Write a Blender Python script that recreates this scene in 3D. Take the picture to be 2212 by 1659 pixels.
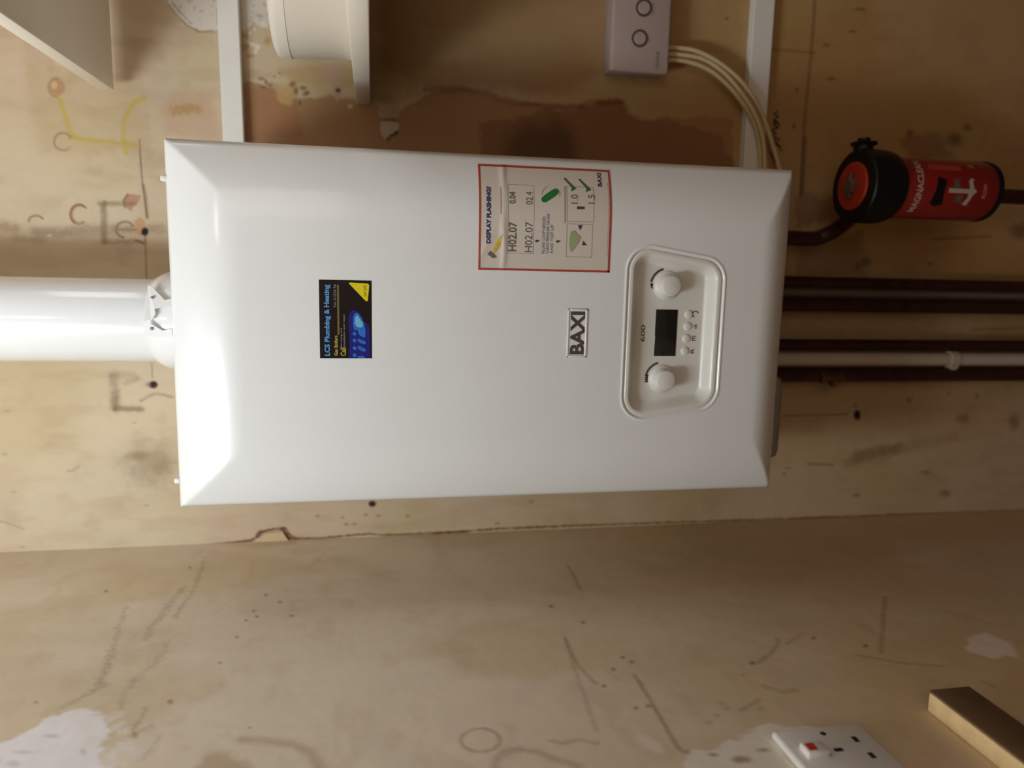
import bpy, bmesh, math, random
import numpy as np
from mathutils import Matrix, Vector

# ------------------------------------------------------------------ clear
for o in list(bpy.data.objects): bpy.data.objects.remove(o, do_unlink=True)
SC = bpy.context.scene
COL = SC.collection
OZ = 1.2                      # the boiler centre hangs 1.2 m above the floor; geometry below is written relative to it

# ------------------------------------------------------------------ camera (phone held sideways: rolled 90 degrees)
FPX = 1620.0
CR = np.array([[0.022633619, -0.180477248, -0.983318708],      # image right
               [-0.988315274, -0.152334393, 0.005210661],      # image down
               [-0.150733664, 0.971711, -0.1818163]])          # forward
CC = np.array([0.070443621, -1.102762453, 0.141103121])
cd = bpy.data.cameras.new('camera'); cam = bpy.data.objects.new('camera', cd); COL.objects.link(cam)
M = Matrix(((CR[0][0], -CR[1][0], -CR[2][0], CC[0]),
            (CR[0][1], -CR[1][1], -CR[2][1], CC[1]),
            (CR[0][2], -CR[1][2], -CR[2][2], CC[2] + OZ),
            (0, 0, 0, 1)))
cam.matrix_world = M
cd.sensor_fit = 'HORIZONTAL'; cd.sensor_width = 36.0; cd.lens = FPX / 2212 * 36.0
cd.clip_start = 0.02; cd.clip_end = 30
cd.dof.use_dof = True; cd.dof.focus_distance = 0.80; cd.dof.aperture_fstop = 3.0
SC.camera = cam

def at(px, py, y):                                             # photo pixel -> point on the plane y
    d = np.array([(px - 1106) / FPX, (py - 829.5) / FPX, 1]) @ CR
    return CC + (y - CC[1]) / d[1] * d
def atx(px, py, x):                                            # photo pixel -> point on the plane x
    d = np.array([(px - 1106) / FPX, (py - 829.5) / FPX, 1]) @ CR
    return CC + (x - CC[0]) / d[0] * d

# ------------------------------------------------------------------ world, lights, exposure
w = bpy.data.worlds.new('world'); SC.world = w; w.use_nodes = True
w.node_tree.nodes['Background'].inputs[0].default_value = (0.75, 0.86, 1.0, 1)
w.node_tree.nodes['Background'].inputs[1].default_value = 0.35
def area(name, loc, target, sx, sy, power, col, spread=180):
    l = bpy.data.lights.new(name, 'AREA'); l.shape = 'RECTANGLE'; l.size = sx; l.size_y = sy
    l.energy = power; l.color = col; l.spread = math.radians(spread)
    o = bpy.data.objects.new(name, l); COL.objects.link(o)
    o.location = Vector(loc) + Vector((0, 0, OZ))
    o.rotation_euler = (Vector(target) - Vector(loc)).to_track_quat('-Z', 'Y').to_euler()
    return o
# daylight through the high window beside the boiler, and the wide window behind; side and left fills are added
area('window_daylight', (-0.235, -0.86, 0.90), (0.02, -0.2, 0.25), 0.11, 0.46, 5.4, (0.80, 0.925, 1.0))
area('back_window_daylight', (0.75, -2.45, 0.62), (0.0, 0.0, 0.1), 1.05, 0.75, 3.8, (1.0, 0.84, 0.66))
area('side_fill', (1.60, -0.55, 0.85), (-0.3, -0.4, 0.2), 0.5, 0.5, 2.6, (0.97, 0.98, 1.0))  # no window there: unseen fill added to brighten the left wall
bl = bpy.data.lights.new('left_wall_fill', 'POINT'); bl.energy = 3.7; bl.color = (0.96, 0.98, 1.0); bl.shadow_soft_size = 0.05
bo = bpy.data.objects.new('left_wall_fill', bl); COL.objects.link(bo); bo.location = (-0.19, -0.95, 0.82 + OZ)  # unseen point light, added near the left wall to lift it
b2 = bpy.data.lights.new('far_bulb', 'POINT'); b2.energy = 0.8; b2.color = (1.0, 0.88, 0.78); b2.shadow_soft_size = 0.045
b2o = bpy.data.objects.new('far_bulb', b2); COL.objects.link(b2o); b2o.location = (0.17, -1.25, 0.95 + OZ)
vs = SC.view_settings; vs.view_transform = 'Standard'; vs.look = 'None'; vs.exposure = 0.08; vs.gamma = 1.0
vs.use_curve_mapping = False

# ------------------------------------------------------------------ helpers
def s2l(c):
    return tuple(((v / 255) / 12.92 if v / 255 <= 0.04045 else ((v / 255 + 0.055) / 1.055) ** 2.4) for v in c)
MATS = {}
def mat(name, rgb, rough=0.5, metal=0.0, coat=0.0, var=0.04, nscale=40, bump=0.0, bscale=300, trans=0.0, spec=0.5):
    if name in MATS: return MATS[name]
    m = bpy.data.materials.new(name); m.use_nodes = True; nt = m.node_tree; N = nt.nodes; L = nt.links
    b = N['Principled BSDF']; c = s2l(rgb)
    b.inputs['Roughness'].default_value = rough; b.inputs['Metallic'].default_value = metal
    b.inputs['Coat Weight'].default_value = coat; b.inputs['Coat Roughness'].default_value = 0.08
    b.inputs['Specular IOR Level'].default_value = spec
    if trans: b.inputs['Transmission Weight'].default_value = trans
    tc = N.new('ShaderNodeTexCoord'); n = N.new('ShaderNodeTexNoise'); n.inputs['Scale'].default_value = nscale
    n.inputs['Detail'].default_value = 4
    L.new(tc.outputs['Object'], n.inputs['Vector'])
    r = N.new('ShaderNodeValToRGB'); r.color_ramp.elements[0].position = 0.3; r.color_ramp.elements[1].position = 0.7
    r.color_ramp.elements[0].color = tuple(v * (1 - var) for v in c) + (1,)
    r.color_ramp.elements[1].color = tuple(min(1, v * (1 + var)) for v in c) + (1,)
    L.new(n.outputs['Fac'], r.inputs['Fac']); L.new(r.outputs['Color'], b.inputs['Base Color'])
    if bump:
        n2 = N.new('ShaderNodeTexNoise'); n2.inputs['Scale'].default_value = bscale; n2.inputs['Detail'].default_value = 3
        L.new(tc.outputs['Object'], n2.inputs['Vector'])
        bp = N.new('ShaderNodeBump'); bp.inputs['Strength'].default_value = bump; bp.inputs['Distance'].default_value = 0.001
        L.new(n2.outputs['Fac'], bp.inputs['Height']); L.new(bp.outputs['Normal'], b.inputs['Normal'])
    MATS[name] = m; return m

def props(o, label=None, cat=None, group=None, kind=None):
    if label: o['label'] = label
    if cat: o['category'] = cat
    if group: o['group'] = group
    if kind: o['kind'] = kind
    return o
ROOT = {}
def thing(name, loc, label, cat, group=None):
    o = bpy.data.objects.new(name, None); COL.objects.link(o); o.empty_display_size = 0.05
    o.location = (loc[0], loc[1], loc[2] + OZ); ROOT[o.name] = np.array(loc, float)
    return props(o, label, cat, group)

class MB:
    def __init__(s): s.v = []; s.f = []; s.sm = []
    def add(s, v, f, sm=False):
        n = len(s.v); s.v += [tuple(map(float, p)) for p in v]
        s.f += [tuple(i + n for i in q) for q in f]; s.sm += [sm] * len(f); return s
    def box(s, x0, x1, y0, y1, z0, z1, bev=0.0, seg=2, smooth=True):
        bm = bmesh.new(); bmesh.ops.create_cube(bm, size=1)
        for p in bm.verts:
            p.co = Vector(((x0 + x1) / 2 + p.co.x * (x1 - x0), (y0 + y1) / 2 + p.co.y * (y1 - y0), (z0 + z1) / 2 + p.co.z * (z1 - z0)))
        if bev: bmesh.ops.bevel(bm, geom=bm.edges[:], offset=bev, segments=seg, affect='EDGES', profile=0.5)
        bm.verts.index_update()
        s.add([p.co for p in bm.verts], [[q.index for q in f.verts] for f in bm.faces], smooth and bev > 0); bm.free(); return s
    def lathe(s, c, ax, prof, n=48, sm=True):
        ax = Vector(ax).normalized(); u = ax.orthogonal().normalized(); w_ = ax.cross(u)
        V = []; F = []
        for r, h in prof:
            for i in range(n):
                a = 2 * math.pi * i / n
                V.append(Vector(c) + ax * h + (u * math.cos(a) + w_ * math.sin(a)) * max(r, 1e-5))
        for j in range(len(prof) - 1):
            for i in range(n):
                k = (i + 1) % n
                F.append((j * n + i, j * n + k, (j + 1) * n + k, (j + 1) * n + i))
        F.append(tuple(range(n - 1, -1, -1))); F.append(tuple((len(prof) - 1) * n + i for i in range(n)))
        return s.add(V, F, sm)
    def tube(s, pts, r, n=16, smooth_pts=True):
        P = [Vector(p) for p in pts]
        if smooth_pts and len(P) > 2:
            Q = []
            for i in range(len(P) - 1):
                p0 = P[max(i - 1, 0)]; p1 = P[i]; p2 = P[i + 1]; p3 = P[min(i + 2, len(P) - 1)]
                for k in range(8):
                    t = k / 8
                    Q.append(0.5 * ((2 * p1) + (p2 - p0) * t + (2 * p0 - 5 * p1 + 4 * p2 - p3) * t * t + (3 * p1 - p0 - 3 * p2 + p3) * t ** 3))
            Q.append(P[-1]); P = Q
        V = []; F = []; up = None
        for i, p in enumerate(P):
            t = (P[min(i + 1, len(P) - 1)] - P[max(i - 1, 0)]).normalized()
            up = t.orthogonal().normalized() if up is None else (up - t * up.dot(t)).normalized()
            b = t.cross(up)
            for k in range(n):
                a = 2 * math.pi * k / n; V.append(p + (up * math.cos(a) + b * math.sin(a)) * r)
        for j in range(len(P) - 1):
            for i in range(n):
                k = (i + 1) % n; F.append((j * n + i, j * n + k, (j + 1) * n + k, (j + 1) * n + i))
        F.append(tuple(range(n - 1, -1, -1))); F.append(tuple((len(P) - 1) * n + i for i in range(n)))
        return s.add(V, F, True)
    def prism(s, poly, y0, y1):                                 # polygon in x,z extruded along y
        n = len(poly); V = [(x, y0, z) for x, z in poly] + [(x, y1, z) for x, z in poly]
        F = [tuple(range(n)), tuple(range(2 * n - 1, n - 1, -1))]
        F += [(i, i + n, (i + 1) % n + n, (i + 1) % n) for i in range(n)]
        return s.add(V, F)
    def grid(s, X, Y, Z, sm=True, mask=None):                   # 2D arrays
        a, b = X.shape; V = np.stack([X, Y, Z], -1).reshape(-1, 3)
        idx = np.arange(a * b).reshape(a, b)
        F = np.stack([idx[:-1, :-1], idx[1:, :-1], idx[1:, 1:], idx[:-1, 1:]], -1)
        F = F.reshape(-1, 4) if mask is None else F[mask]
        used = np.unique(F); mp = np.zeros(a * b, int); mp[used] = np.arange(len(used))
        return s.add(V[used].tolist(), mp[F].tolist(), sm)
    def build(s, name, m, parent=None, root=None, loc=None, auto=None):
        base = np.zeros(3)
        if parent is not None:
            r = parent
            while r.parent: r = r.parent
            base = ROOT[r.name]
        elif loc is not None: base = np.array(loc, float)
        me = bpy.data.meshes.new(name)
        me.from_pydata((np.array(s.v) - base).tolist(), [], s.f)
        me.polygons.foreach_set('use_smooth', s.sm); me.update()
        bm = bmesh.new(); bm.from_mesh(me); bmesh.ops.recalc_face_normals(bm, faces=bm.faces[:]); 
        if auto:
            for e in bm.edges:
                if len(e.link_faces) == 2 and e.calc_face_angle(0) > math.radians(auto): e.smooth = False
        bm.to_mesh(me); bm.free()
        o = bpy.data.objects.new(name, me); COL.objects.link(o)
        if m: me.materials.append(m)
        if parent is not None: o.parent = parent
        else:
            o.location = (base[0], base[1], base[2] + OZ); ROOT[o.name] = base
        return o

def textmesh(body, size=1.0, bold=0.0, shear=0.0):
    cu = bpy.data.curves.new('t', 'FONT'); cu.body = body; cu.size = size; cu.offset = bold; cu.shear = shear
    cu.resolution_u = 3
    ob = bpy.data.objects.new('t', cu); COL.objects.link(ob)
    dg = bpy.context.evaluated_depsgraph_get()
    me = bpy.data.meshes.new_from_object(ob.evaluated_get(dg))
    V = np.array([v.co[:] for v in me.vertices]); F = [tuple(p.vertices) for p in me.polygons]
    bpy.data.objects.remove(ob); bpy.data.curves.remove(cu); bpy.data.meshes.remove(me)
    return V, F
def text_on(mb, body, x0, x1, z0, z1, surf, off=0.0004, bold=0.0, shear=0.0, rot=0.0):
    """lettering filling the rectangle x0..x1, z0..z1 laid on the surface y = -surf(x,z)"""
    V, F = textmesh(body, 1.0, bold, shear)
    mn = V.min(0); mx = V.max(0); ex = np.maximum(mx - mn, 1e-6)
    X = x0 + (V[:, 0] - mn[0]) / ex[0] * (x1 - x0); Z = z0 + (V[:, 1] - mn[1]) / ex[1] * (z1 - z0)
    if rot:
        cx, cz = (x0 + x1) / 2, (z0 + z1) / 2; c, s_ = math.cos(rot), math.sin(rot)
        X, Z = cx + (X - cx) * c - (Z - cz) * s_, cz + (X - cx) * s_ + (Z - cz) * c
    Y = -(surf(X, Z) + off)
    mb.add(np.stack([X, Y, Z], -1).tolist(), F); return mb

# ------------------------------------------------------------------ procedural noise on grids
def vnoise(U, V_, seed):
    rs = np.random.RandomState(seed); T = rs.rand(256, 256)
    iu = np.floor(U).astype(int); iv = np.floor(V_).astype(int); fu = U - iu; fv = V_ - iv
    fu = fu * fu * (3 - 2 * fu); fv = fv * fv * (3 - 2 * fv)
    g = lambda a, b: T[a % 256, b % 256]
    return (g(iu, iv) * (1 - fu) + g(iu + 1, iv) * fu) * (1 - fv) + (g(iu, iv + 1) * (1 - fu) + g(iu + 1, iv + 1) * fu) * fv
def fbm(U, V_, seed, oct=4):
    r = 0; a = 1; t = 0
    for k in range(oct):
        r = r + a * vnoise(U * 2 ** k + 17.3 * k, V_ * 2 ** k + 9.1 * k, seed + k); t += a; a *= 0.5
    return r / t
def sst(a, b, x): t = np.clip((x - a) / (b - a), 0, 1); return t * t * (3 - 2 * t)

class Wall:
    """a plastered wall as one fine mesh; marks with shapes of their own are coloured per vertex"""
    def __init__(s, A, B, base, conv, flip=False):
        s.A, s.B = np.meshgrid(A, B, indexing='ij'); s.C = np.zeros(s.A.shape + (3,)); s.C[:] = s2l(base); s.conv = conv
        s.H = np.zeros(s.A.shape)
    def mix(s, col, k, sl=None):
        c = np.array(s2l(col)); C = s.C if sl is None else s.C[sl]; C += (c - C) * np.clip(k, 0, 1)[..., None]
    def win(s, a0, a1, b0, b1):
        ia = np.where((s.A[:, 0] > a0) & (s.A[:, 0] < a1))[0]; ib = np.where((s.B[0] > b0) & (s.B[0] < b1))[0]
        if len(ia) == 0 or len(ib) == 0: return None
        return (slice(ia[0], ia[-1] + 1), slice(ib[0], ib[-1] + 1))
    def stroke(s, pts, wmm, col, k=1.0, soft=1.2, rough=0.0, seed=1, dep=0.0):
        P = [s.conv(*p) for p in pts]; wd = wmm / 2000; sf = soft / 1000; m = wd + sf + 0.004
        sl = s.win(min(p[0] for p in P) - m, max(p[0] for p in P) + m, min(p[1] for p in P) - m, max(p[1] for p in P) + m)
        if sl is None: return
        A = s.A[sl]; B = s.B[sl]; D = np.full(A.shape, 9.0)
        for p, q in zip(P[:-1], P[1:]):
            dx, dy = q[0] - p[0], q[1] - p[1]; L2 = dx * dx + dy * dy + 1e-12
            t = np.clip(((A - p[0]) * dx + (B - p[1]) * dy) / L2, 0, 1)
            D = np.minimum(D, np.hypot(A - p[0] - t * dx, B - p[1] - t * dy))
        if rough: D = D + (fbm(A * 300, B * 300, seed, 3) - 0.5) * rough / 500
        kk = k * (1 - sst(wd - sf / 2, wd + sf, D))
        if rough: kk = kk * (0.55 + 0.9 * fbm(A * 160, B * 160, seed + 5, 2)).clip(0, 1)
        s.mix(col, kk, sl)
        if dep: s.H[sl] += dep * np.clip(kk, 0, 1)
    def poly(s, pts, col, k=1.0, soft=2.0, rough=2.0, nz=90, seed=3, thr=0.0, dep=0.0):
        P = np.array([s.conv(*p) for p in pts]); m = (soft + rough) / 1000 + 0.01
        sl = s.win(P[:, 0].min() - m, P[:, 0].max() + m, P[:, 1].min() - m, P[:, 1].max() + m)
        if sl is None: return
        A = s.A[sl]; B = s.B[sl]; D = np.full(A.shape, 9.0); ins = np.zeros(A.shape, bool)
        for i in range(len(P)):
            p, q = P[i], P[(i + 1) % len(P)]; dx, dy = q - p; L2 = dx * dx + dy * dy + 1e-12
            t = np.clip(((A - p[0]) * dx + (B - p[1]) * dy) / L2, 0, 1)
            D = np.minimum(D, np.hypot(A - p[0] - t * dx, B - p[1] - t * dy))
            cr = ((p[1] > B) != (q[1] > B)) & (A < (q[0] - p[0]) * (B - p[1]) / (q[1] - p[1] + 1e-12) + p[0])
            ins ^= cr
        S = np.where(ins, -D, D) + (fbm(A * nz, B * nz, seed) - 0.5) * rough / 500
        kk = k * (1 - sst(-soft / 2000, soft / 2000, S))
        if thr: kk = kk * sst(thr - 0.12, thr + 0.12, fbm(A * 110, B * 110, seed + 9, 4))
        s.mix(col, kk, sl)
        if dep: s.H[sl] += dep * np.clip(kk, 0, 1)
    def blob(s, p, rx, ry, col, k=1.0, soft=0.6, rough=0.0, seed=4):      # radii in photo px, turned into mm by the plane's scale
        c = s.conv(*p); e = s.conv(p[0] + rx, p[1]); f = s.conv(p[0], p[1] + ry)
        M_ = np.linalg.inv(np.array([[e[0] - c[0], f[0] - c[0]], [e[1] - c[1], f[1] - c[1]]]))
        r = 1.6 * (abs(e[0] - c[0]) + abs(f[0] - c[0])); q = 1.6 * (abs(e[1] - c[1]) + abs(f[1] - c[1]))
        sl = s.win(c[0] - r, c[0] + r, c[1] - q, c[1] + q)
        if sl is None: return
        A = s.A[sl] - c[0]; B = s.B[sl] - c[1]
        d = np.hypot(M_[0, 0] * A + M_[0, 1] * B, M_[1, 0] * A + M_[1, 1] * B)
        if rough: d = d + (fbm((A + c[0]) * 120, (B + c[1]) * 120, seed) - 0.5) * rough
        s.mix(col, k * (1 - sst(1 - soft, 1 + soft * 0.3, d)), sl)
    def ring(s, p, rx, ry, th, col, k=1.0, a0=0, a1=360, rough=0.0):
        pts = []
        n = 40
        for i in range(n + 1):
            a = math.radians(a0 + (a1 - a0) * i / n); pts.append((p[0] + rx * math.cos(a), p[1] + ry * math.sin(a)))
        s.stroke(pts, th, col, k, 1.5, rough)

def wall_material(name, bump=0.25):
    m = bpy.data.materials.new(name); m.use_nodes = True; N = m.node_tree.nodes; L = m.node_tree.links; b = N['Principled BSDF']
    at_ = N.new('ShaderNodeAttribute'); at_.attribute_name = 'paint'
    tc = N.new('ShaderNodeTexCoord'); n = N.new('ShaderNodeTexNoise'); n.inputs['Scale'].default_value = 22; n.inputs['Detail'].default_value = 8
    n.inputs['Roughness'].default_value = 0.65
    L.new(tc.outputs['Object'], n.inputs['Vector'])
    mr = N.new('ShaderNodeMapRange'); mr.inputs[1].default_value = 0.3; mr.inputs[2].default_value = 0.7
    mr.inputs[3].default_value = 0.965; mr.inputs[4].default_value = 1.035
    L.new(n.outputs['Fac'], mr.inputs[0])
    mx = N.new('ShaderNodeVectorMath'); mx.operation = 'MULTIPLY'
    L.new(at_.outputs['Color'], mx.inputs[0]); L.new(mr.outputs[0], mx.inputs[1]); L.new(mx.outputs[0], b.inputs['Base Color'])
    b.inputs['Roughness'].default_value = 0.62; b.inputs['Specular IOR Level'].default_value = 0.3
    n2 = N.new('ShaderNodeTexNoise'); n2.inputs['Scale'].default_value = 45; n2.inputs['Detail'].default_value = 6
    L.new(tc.outputs['Object'], n2.inputs['Vector'])
    bp = N.new('ShaderNodeBump'); bp.inputs['Strength'].default_value = bump; bp.inputs['Distance'].default_value = 0.002
    L.new(n2.outputs['Fac'], bp.inputs['Height']); L.new(bp.outputs['Normal'], b.inputs['Normal'])
    return m
WM = wall_material('painted plaster')
def wall_object(name, W_, X, Y, Z):
    a, b = X.shape; me = bpy.data.meshes.new(name); n = a * b
    V = np.stack([X, Y, Z + OZ], -1).reshape(-1).astype(np.float32)
    idx = np.arange(n).reshape(a, b); F = np.stack([idx[:-1, :-1], idx[1:, :-1], idx[1:, 1:], idx[:-1, 1:]], -1).reshape(-1)
    nf = len(F) // 4
    me.vertices.add(n); me.vertices.foreach_set('co', V)
    me.loops.add(len(F)); me.loops.foreach_set('vertex_index', F.astype(np.int32))
    me.polygons.add(nf); me.polygons.foreach_set('loop_start', (np.arange(nf) * 4).astype(np.int32))
    me.polygons.foreach_set('use_smooth', np.ones(nf, bool))
    me.update(calc_edges=True)
    ca = me.color_attributes.new('paint', 'FLOAT_COLOR', 'POINT')
    ca.data.foreach_set('color', np.concatenate([W_.C.reshape(-1, 3), np.ones((n, 1))], 1).reshape(-1).astype(np.float32))
    me.materials.append(WM)
    o = bpy.data.objects.new(name, me); COL.objects.link(o); o['kind'] = 'structure'; return o

# ------------------------------------------------------------------ room shell
XL, XR, YB, ZF, ZC = -0.333, 1.7, -2.55, -1.2, 1.22
m_room = mat('far plaster', (178, 150, 115), 0.8, var=0.05, nscale=6, bump=0.2, bscale=60)
m_floor = mat('floor boards', (96, 70, 48), 0.7, var=0.12, nscale=8, bump=0.2)
m_ceil = mat('ceiling paint', (214, 206, 194), 0.8, var=0.02, bump=0.1)
def struct(name, mb, m): o = mb.build(name, m); o['kind'] = 'structure'; return o
struct('floor', MB().box(XL - .1, XR + .1, YB - .1, .1, ZF - .1, ZF), m_floor)
struct('ceiling', MB().box(XL - .1, XR + .1, YB - .1, .1, ZC, ZC + .1), m_ceil)
struct('wall_right', MB().box(XR, XR + .1, YB - .1, .1, ZF, ZC), m_room)
# wall behind the camera with a window opening
wf = MB().box(XL - .1, 0.2, YB - .1, YB, ZF, ZC).box(1.3, XR, YB - .1, YB, ZF, ZC).box(0.2, 1.3, YB - .1, YB, ZF, 0.2).box(0.2, 1.3, YB - .1, YB, 1.0, ZC)
struct('wall_front', wf, m_room)
m_upvc = mat('white window plastic', (232, 232, 230), 0.35, coat=0.3)
wn = MB().box(0.2, 0.26, YB - .08, YB - .02, .2, 1.0, .004).box(1.24, 1.3, YB - .08, YB - .02, .2, 1.0, .004).box(.2, 1.3, YB - .08, YB - .02, .2, .26, .004).box(.2, 1.3, YB - .08, YB - .02, .94, 1.0, .004).box(.73, .77, YB - .08, YB - .02, .2, 1.0, .004)
struct('window_1', wn, m_upvc)

def dense(lo, hi, step, ends_lo, ends_hi):
    return np.concatenate([ends_lo, np.arange(lo, hi, step), ends_hi])
# ---- back wall
xs = dense(XL, 0.58, 0.0014, [], [0.62, .66, .75, .9, 1.1, 1.3, 1.5, XR])
zs = dense(-1.02, 0.67, 0.0014, [ZF, -1.12, -1.06], [.70, .75, .85, 1.0, 1.1, ZC])
cb = lambda px, py: (lambda p: (p[0], p[2]))(at(px, py, 0.0))
WB = Wall(xs, zs, (206, 187, 158), cb)
A, B = WB.A, WB.B
lowz = sst(0.25, -0.45, B) * (.45 + .55 * sst(-.25, .12, A))
WB.mix((174, 130, 68), 0.85 * lowz)                                                  # browner lower down, strongest on the right
WB.mix((186, 162, 112), 0.45 * sst(.40, .70, fbm(A * 7, B * 5, 11, 2)))
WB.mix((204, 178, 156), 0.5 * sst(.45, .70, fbm(A * 6 + 5, B * 4, 21, 2)) * (1 - .6 * lowz))
WB.mix((160, 124, 82), 0.16 * sst(.5, .72, fbm(A * 60, B * 14, 31)))                 # brush streaks running up the wall
WB.mix((140, 108, 70), 0.13 * sst(.58, .78, fbm(A * 34, B * 30, 41)))
WB.poly([(820, -40), (1320, -40), (1310, 160), (1180, 210), (900, 190), (820, 150)], (152, 118, 70), .6, 25, 12, 40, 17)
# right of the boiler, above: exposed pink plaster
WB.poly([(528, 168), (640, 215), (760, 210), (860, 235), (940, 202), (1000, 190), (1040, 198), (1080, 215), (1180, 228), (1260, 228), (1290, 212), (1340, 215), (1370, 245), (1400, 258), (1500, 250), (1580, 260), (1600, 420), (1000, 420), (528, 420)],
        (164, 120, 80), .8, 5, 7, 60, 5)
WB.poly([(1038, 268), (1080, 252), (1150, 250), (1210, 235), (1290, 222), (1340, 222), (1380, 262), (1440, 258), (1560, 290), (1600, 420), (1035, 420)], (140, 96, 64), .75, 7, 10, 70, 6)
WB.poly([(1090, 300), (1120, 272), (1200, 262), (1240, 285), (1260, 420), (1080, 420)], (78, 54, 36), .65, 34, 10, 50, 7)
WB.stroke([(920, 195), (960, 192), (1000, 192), (1040, 198), (1080, 214), (1130, 224), (1200, 230), (1262, 230)], 5, (120, 72, 44), .55, 5, 3)
WB.poly([(1280, 225), (1300, 214), (1345, 214), (1352, 224), (1310, 230)], (120, 72, 48), .6, 3, 4)
WB.poly([(350, 215), (410, 190), (465, 190), (478, 300), (360, 296)], (196, 158, 130), .5, 14, 10, 60, 8)
WB.stroke([(375, 240), (400, 236), (425, 235)], 8, (168, 128, 50), .6, 6, 5)
WB.poly([(530, 182), (640, 190), (660, 300), (530, 300)], (160, 108, 70), .5, 10, 8, 60, 9)
WB.poly([(600, 190), (625, 175), (640, 210), (625, 232), (600, 215)], (196, 164, 106), .7, 4, 4)
WB.poly([(690, 140), (790, 150), (800, 185), (740, 190), (640, 178), (600, 150)], (178, 146, 94), .5, 10, 8)
for p in [(632, 182, 8, 8), (640, 195, 6, 10), (655, 190, 8, 6), (664, 200, 6, 5), (648, 222, 4, 8), (660, 203, 9, 7)]:
    WB.blob(p[:2], p[2], p[3], (104, 72, 56), .7, .7, .6, p[0])
for p in [(565, 170, 9, 5), (575, 178, 6, 8), (584, 183, 8, 6), (592, 165, 4, 3), (604, 158, 3, 3), (568, 188, 9, 5)]:
    WB.blob(p[:2], p[2], p[3], (112, 84, 66), .65, .7, .6, p[0])
# bare white plaster, flaking
WB.poly([(362, -30), (362, 6), (380, 30), (405, 55), (430, 66), (460, 66), (470, 60), (470, -30)], (222, 214, 206), .97, 1.5, 4, 120, 12)
WB.stroke([(363, 8), (380, 30), (405, 56), (430, 68), (462, 68)], 2.2, (150, 122, 84), .6, 1.5, 1)
WB.stroke([(372, 5), (390, 28), (412, 50)], 1.4, (110, 100, 92), .55, 1, 2)
WB.poly([(515, -30), (515, 66), (535, 58), (560, 56), (578, 60), (590, 40), (600, -30)], (218, 208, 196), .95, 2, 8, 140, 13)
for p in [(545, 96, 7, 6), (556, 102, 7, 7), (568, 52, 8, 8), (548, 62, 6, 5), (536, 92, 5, 5), (552, 112, 5, 5), (540, 72, 4, 4)]:
    WB.blob(p[:2], p[2], p[3], (232, 222, 206), .9, .5, .5, p[0])
for p in [(578, 90, 10, 13), (528, 78, 10, 10), (545, 60, 6, 6), (530, 104, 12, 14), (548, 52, 5, 4), (540, 120, 12, 6)]:
    WB.blob(p[:2], p[2], p[3], (170, 128, 52), .6, .8, .7, p[1])
WB.poly([(695, 138), (728, 138), (738, 165), (734, 182), (738, 205), (728, 222), (722, 208), (716, 182), (703, 160)], (188, 158, 136), .85, 3, 4, 120, 14)
WB.blob((730, 195), 7, 6, (84, 62, 30), .9, .6, .5)
WB.blob((756, 230), 7, 6, (214, 192, 160), .9, .6, .4)
WB.poly([(818, 205), (855, 205), (862, 250), (818, 250)], (172, 150, 128), .55, 3, 4, 120, 15)
WB.poly([(816, 228), (860, 222), (862, 254), (822, 258)], (190, 168, 146), .7, 2, 3, 120, 15)
WB.poly([(822, 262), (860, 266), (862, 280), (834, 302), (824, 290)], (206, 192, 172), .85, 1.5, 2, 120, 16)
WB.stroke([(820, 260), (842, 256), (862, 262)], 2, (110, 84, 60), .6, 1, 1)
WB.stroke([(836, 300), (858, 286)], 4, (60, 48, 30), .8, 1, 2)
rs = random.Random(5)
for k in range(26):
    p_ = (rs.uniform(385, 462), rs.uniform(-10, 55)) if k % 2 else (rs.uniform(528, 582), rs.uniform(-10, 50))
    WB.blob(p_, rs.uniform(3, 8), rs.uniform(2, 5), rs.choice([(176, 168, 160), (196, 186, 172), (160, 148, 128)]), .6, .8, .7, k)
# marker lines
for pts in [[(128, 212), (140, 248), (150, 280), (160, 297)], [(150, 297), (200, 303), (250, 308), (292, 314)], [(312, 212), (292, 220), (278, 238), (268, 262), (266, 300), (272, 332)]]:
    WB.stroke(pts, 4.2, (196, 172, 52), .78, 2.4, 1.2, 7)
WB.blob((260, 346), 8, 4, (196, 176, 80), .5, .8)
WB.blob((270, 306), 12, 8, (190, 166, 60), .5, .9)
# filled anchor holes and rings
WB.blob((124, 189), 18, 19, (186, 132, 100), .95, .25, .1); WB.ring((123, 189), 18, 20, 2, (120, 92, 60), .6, 90, 280)
WB.blob((117, 184), 8, 10, (214, 190, 150), .9, .5, .3)
WB.ring((136, 306), 19, 19, 1.6, (116, 98, 74), .75, 60, 330); WB.ring((138, 316), 14, 8, 3, (190, 152, 130), .7, 20, 140)
WB.ring((171, 463), 17, 20, 4, (172, 126, 82), .8, 60, 300, .5); WB.ring((171, 463), 19, 21, 1.4, (112, 82, 50), .8, 120, 320)
WB.ring((78, 478), 16, 12, 2.2, (132, 98, 62), .75, 180, 330)
WB.poly([(268, 430), (275, 420), (305, 422), (300, 436), (290, 445), (284, 458), (272, 448)], (184, 134, 108), .9, 2, 2)
WB.stroke([(270, 448), (266, 434), (276, 420)], 2, (118, 84, 60), .7, 1.5)
WB.stroke([(215, 440), (290, 440)], 5, (128, 104, 66), .55, 3, 1); WB.stroke([(224, 440), (225, 520)], 6, (112, 86, 56), .6, 4, 1); WB.stroke([(225, 522), (310, 522)], 5, (134, 102, 66), .5, 4, 2)
WB.ring((270, 496), 19, 17, 2.4, (112, 84, 54), .7, 100, 330); WB.stroke([(255, 496), (300, 496)], 1.8, (112, 90, 70), .6, 1.5)
WB.stroke([(78, 500), (130, 502), (200, 494), (350, 494)], 9, (150, 122, 92), .55, 6, 3, 9)
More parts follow.
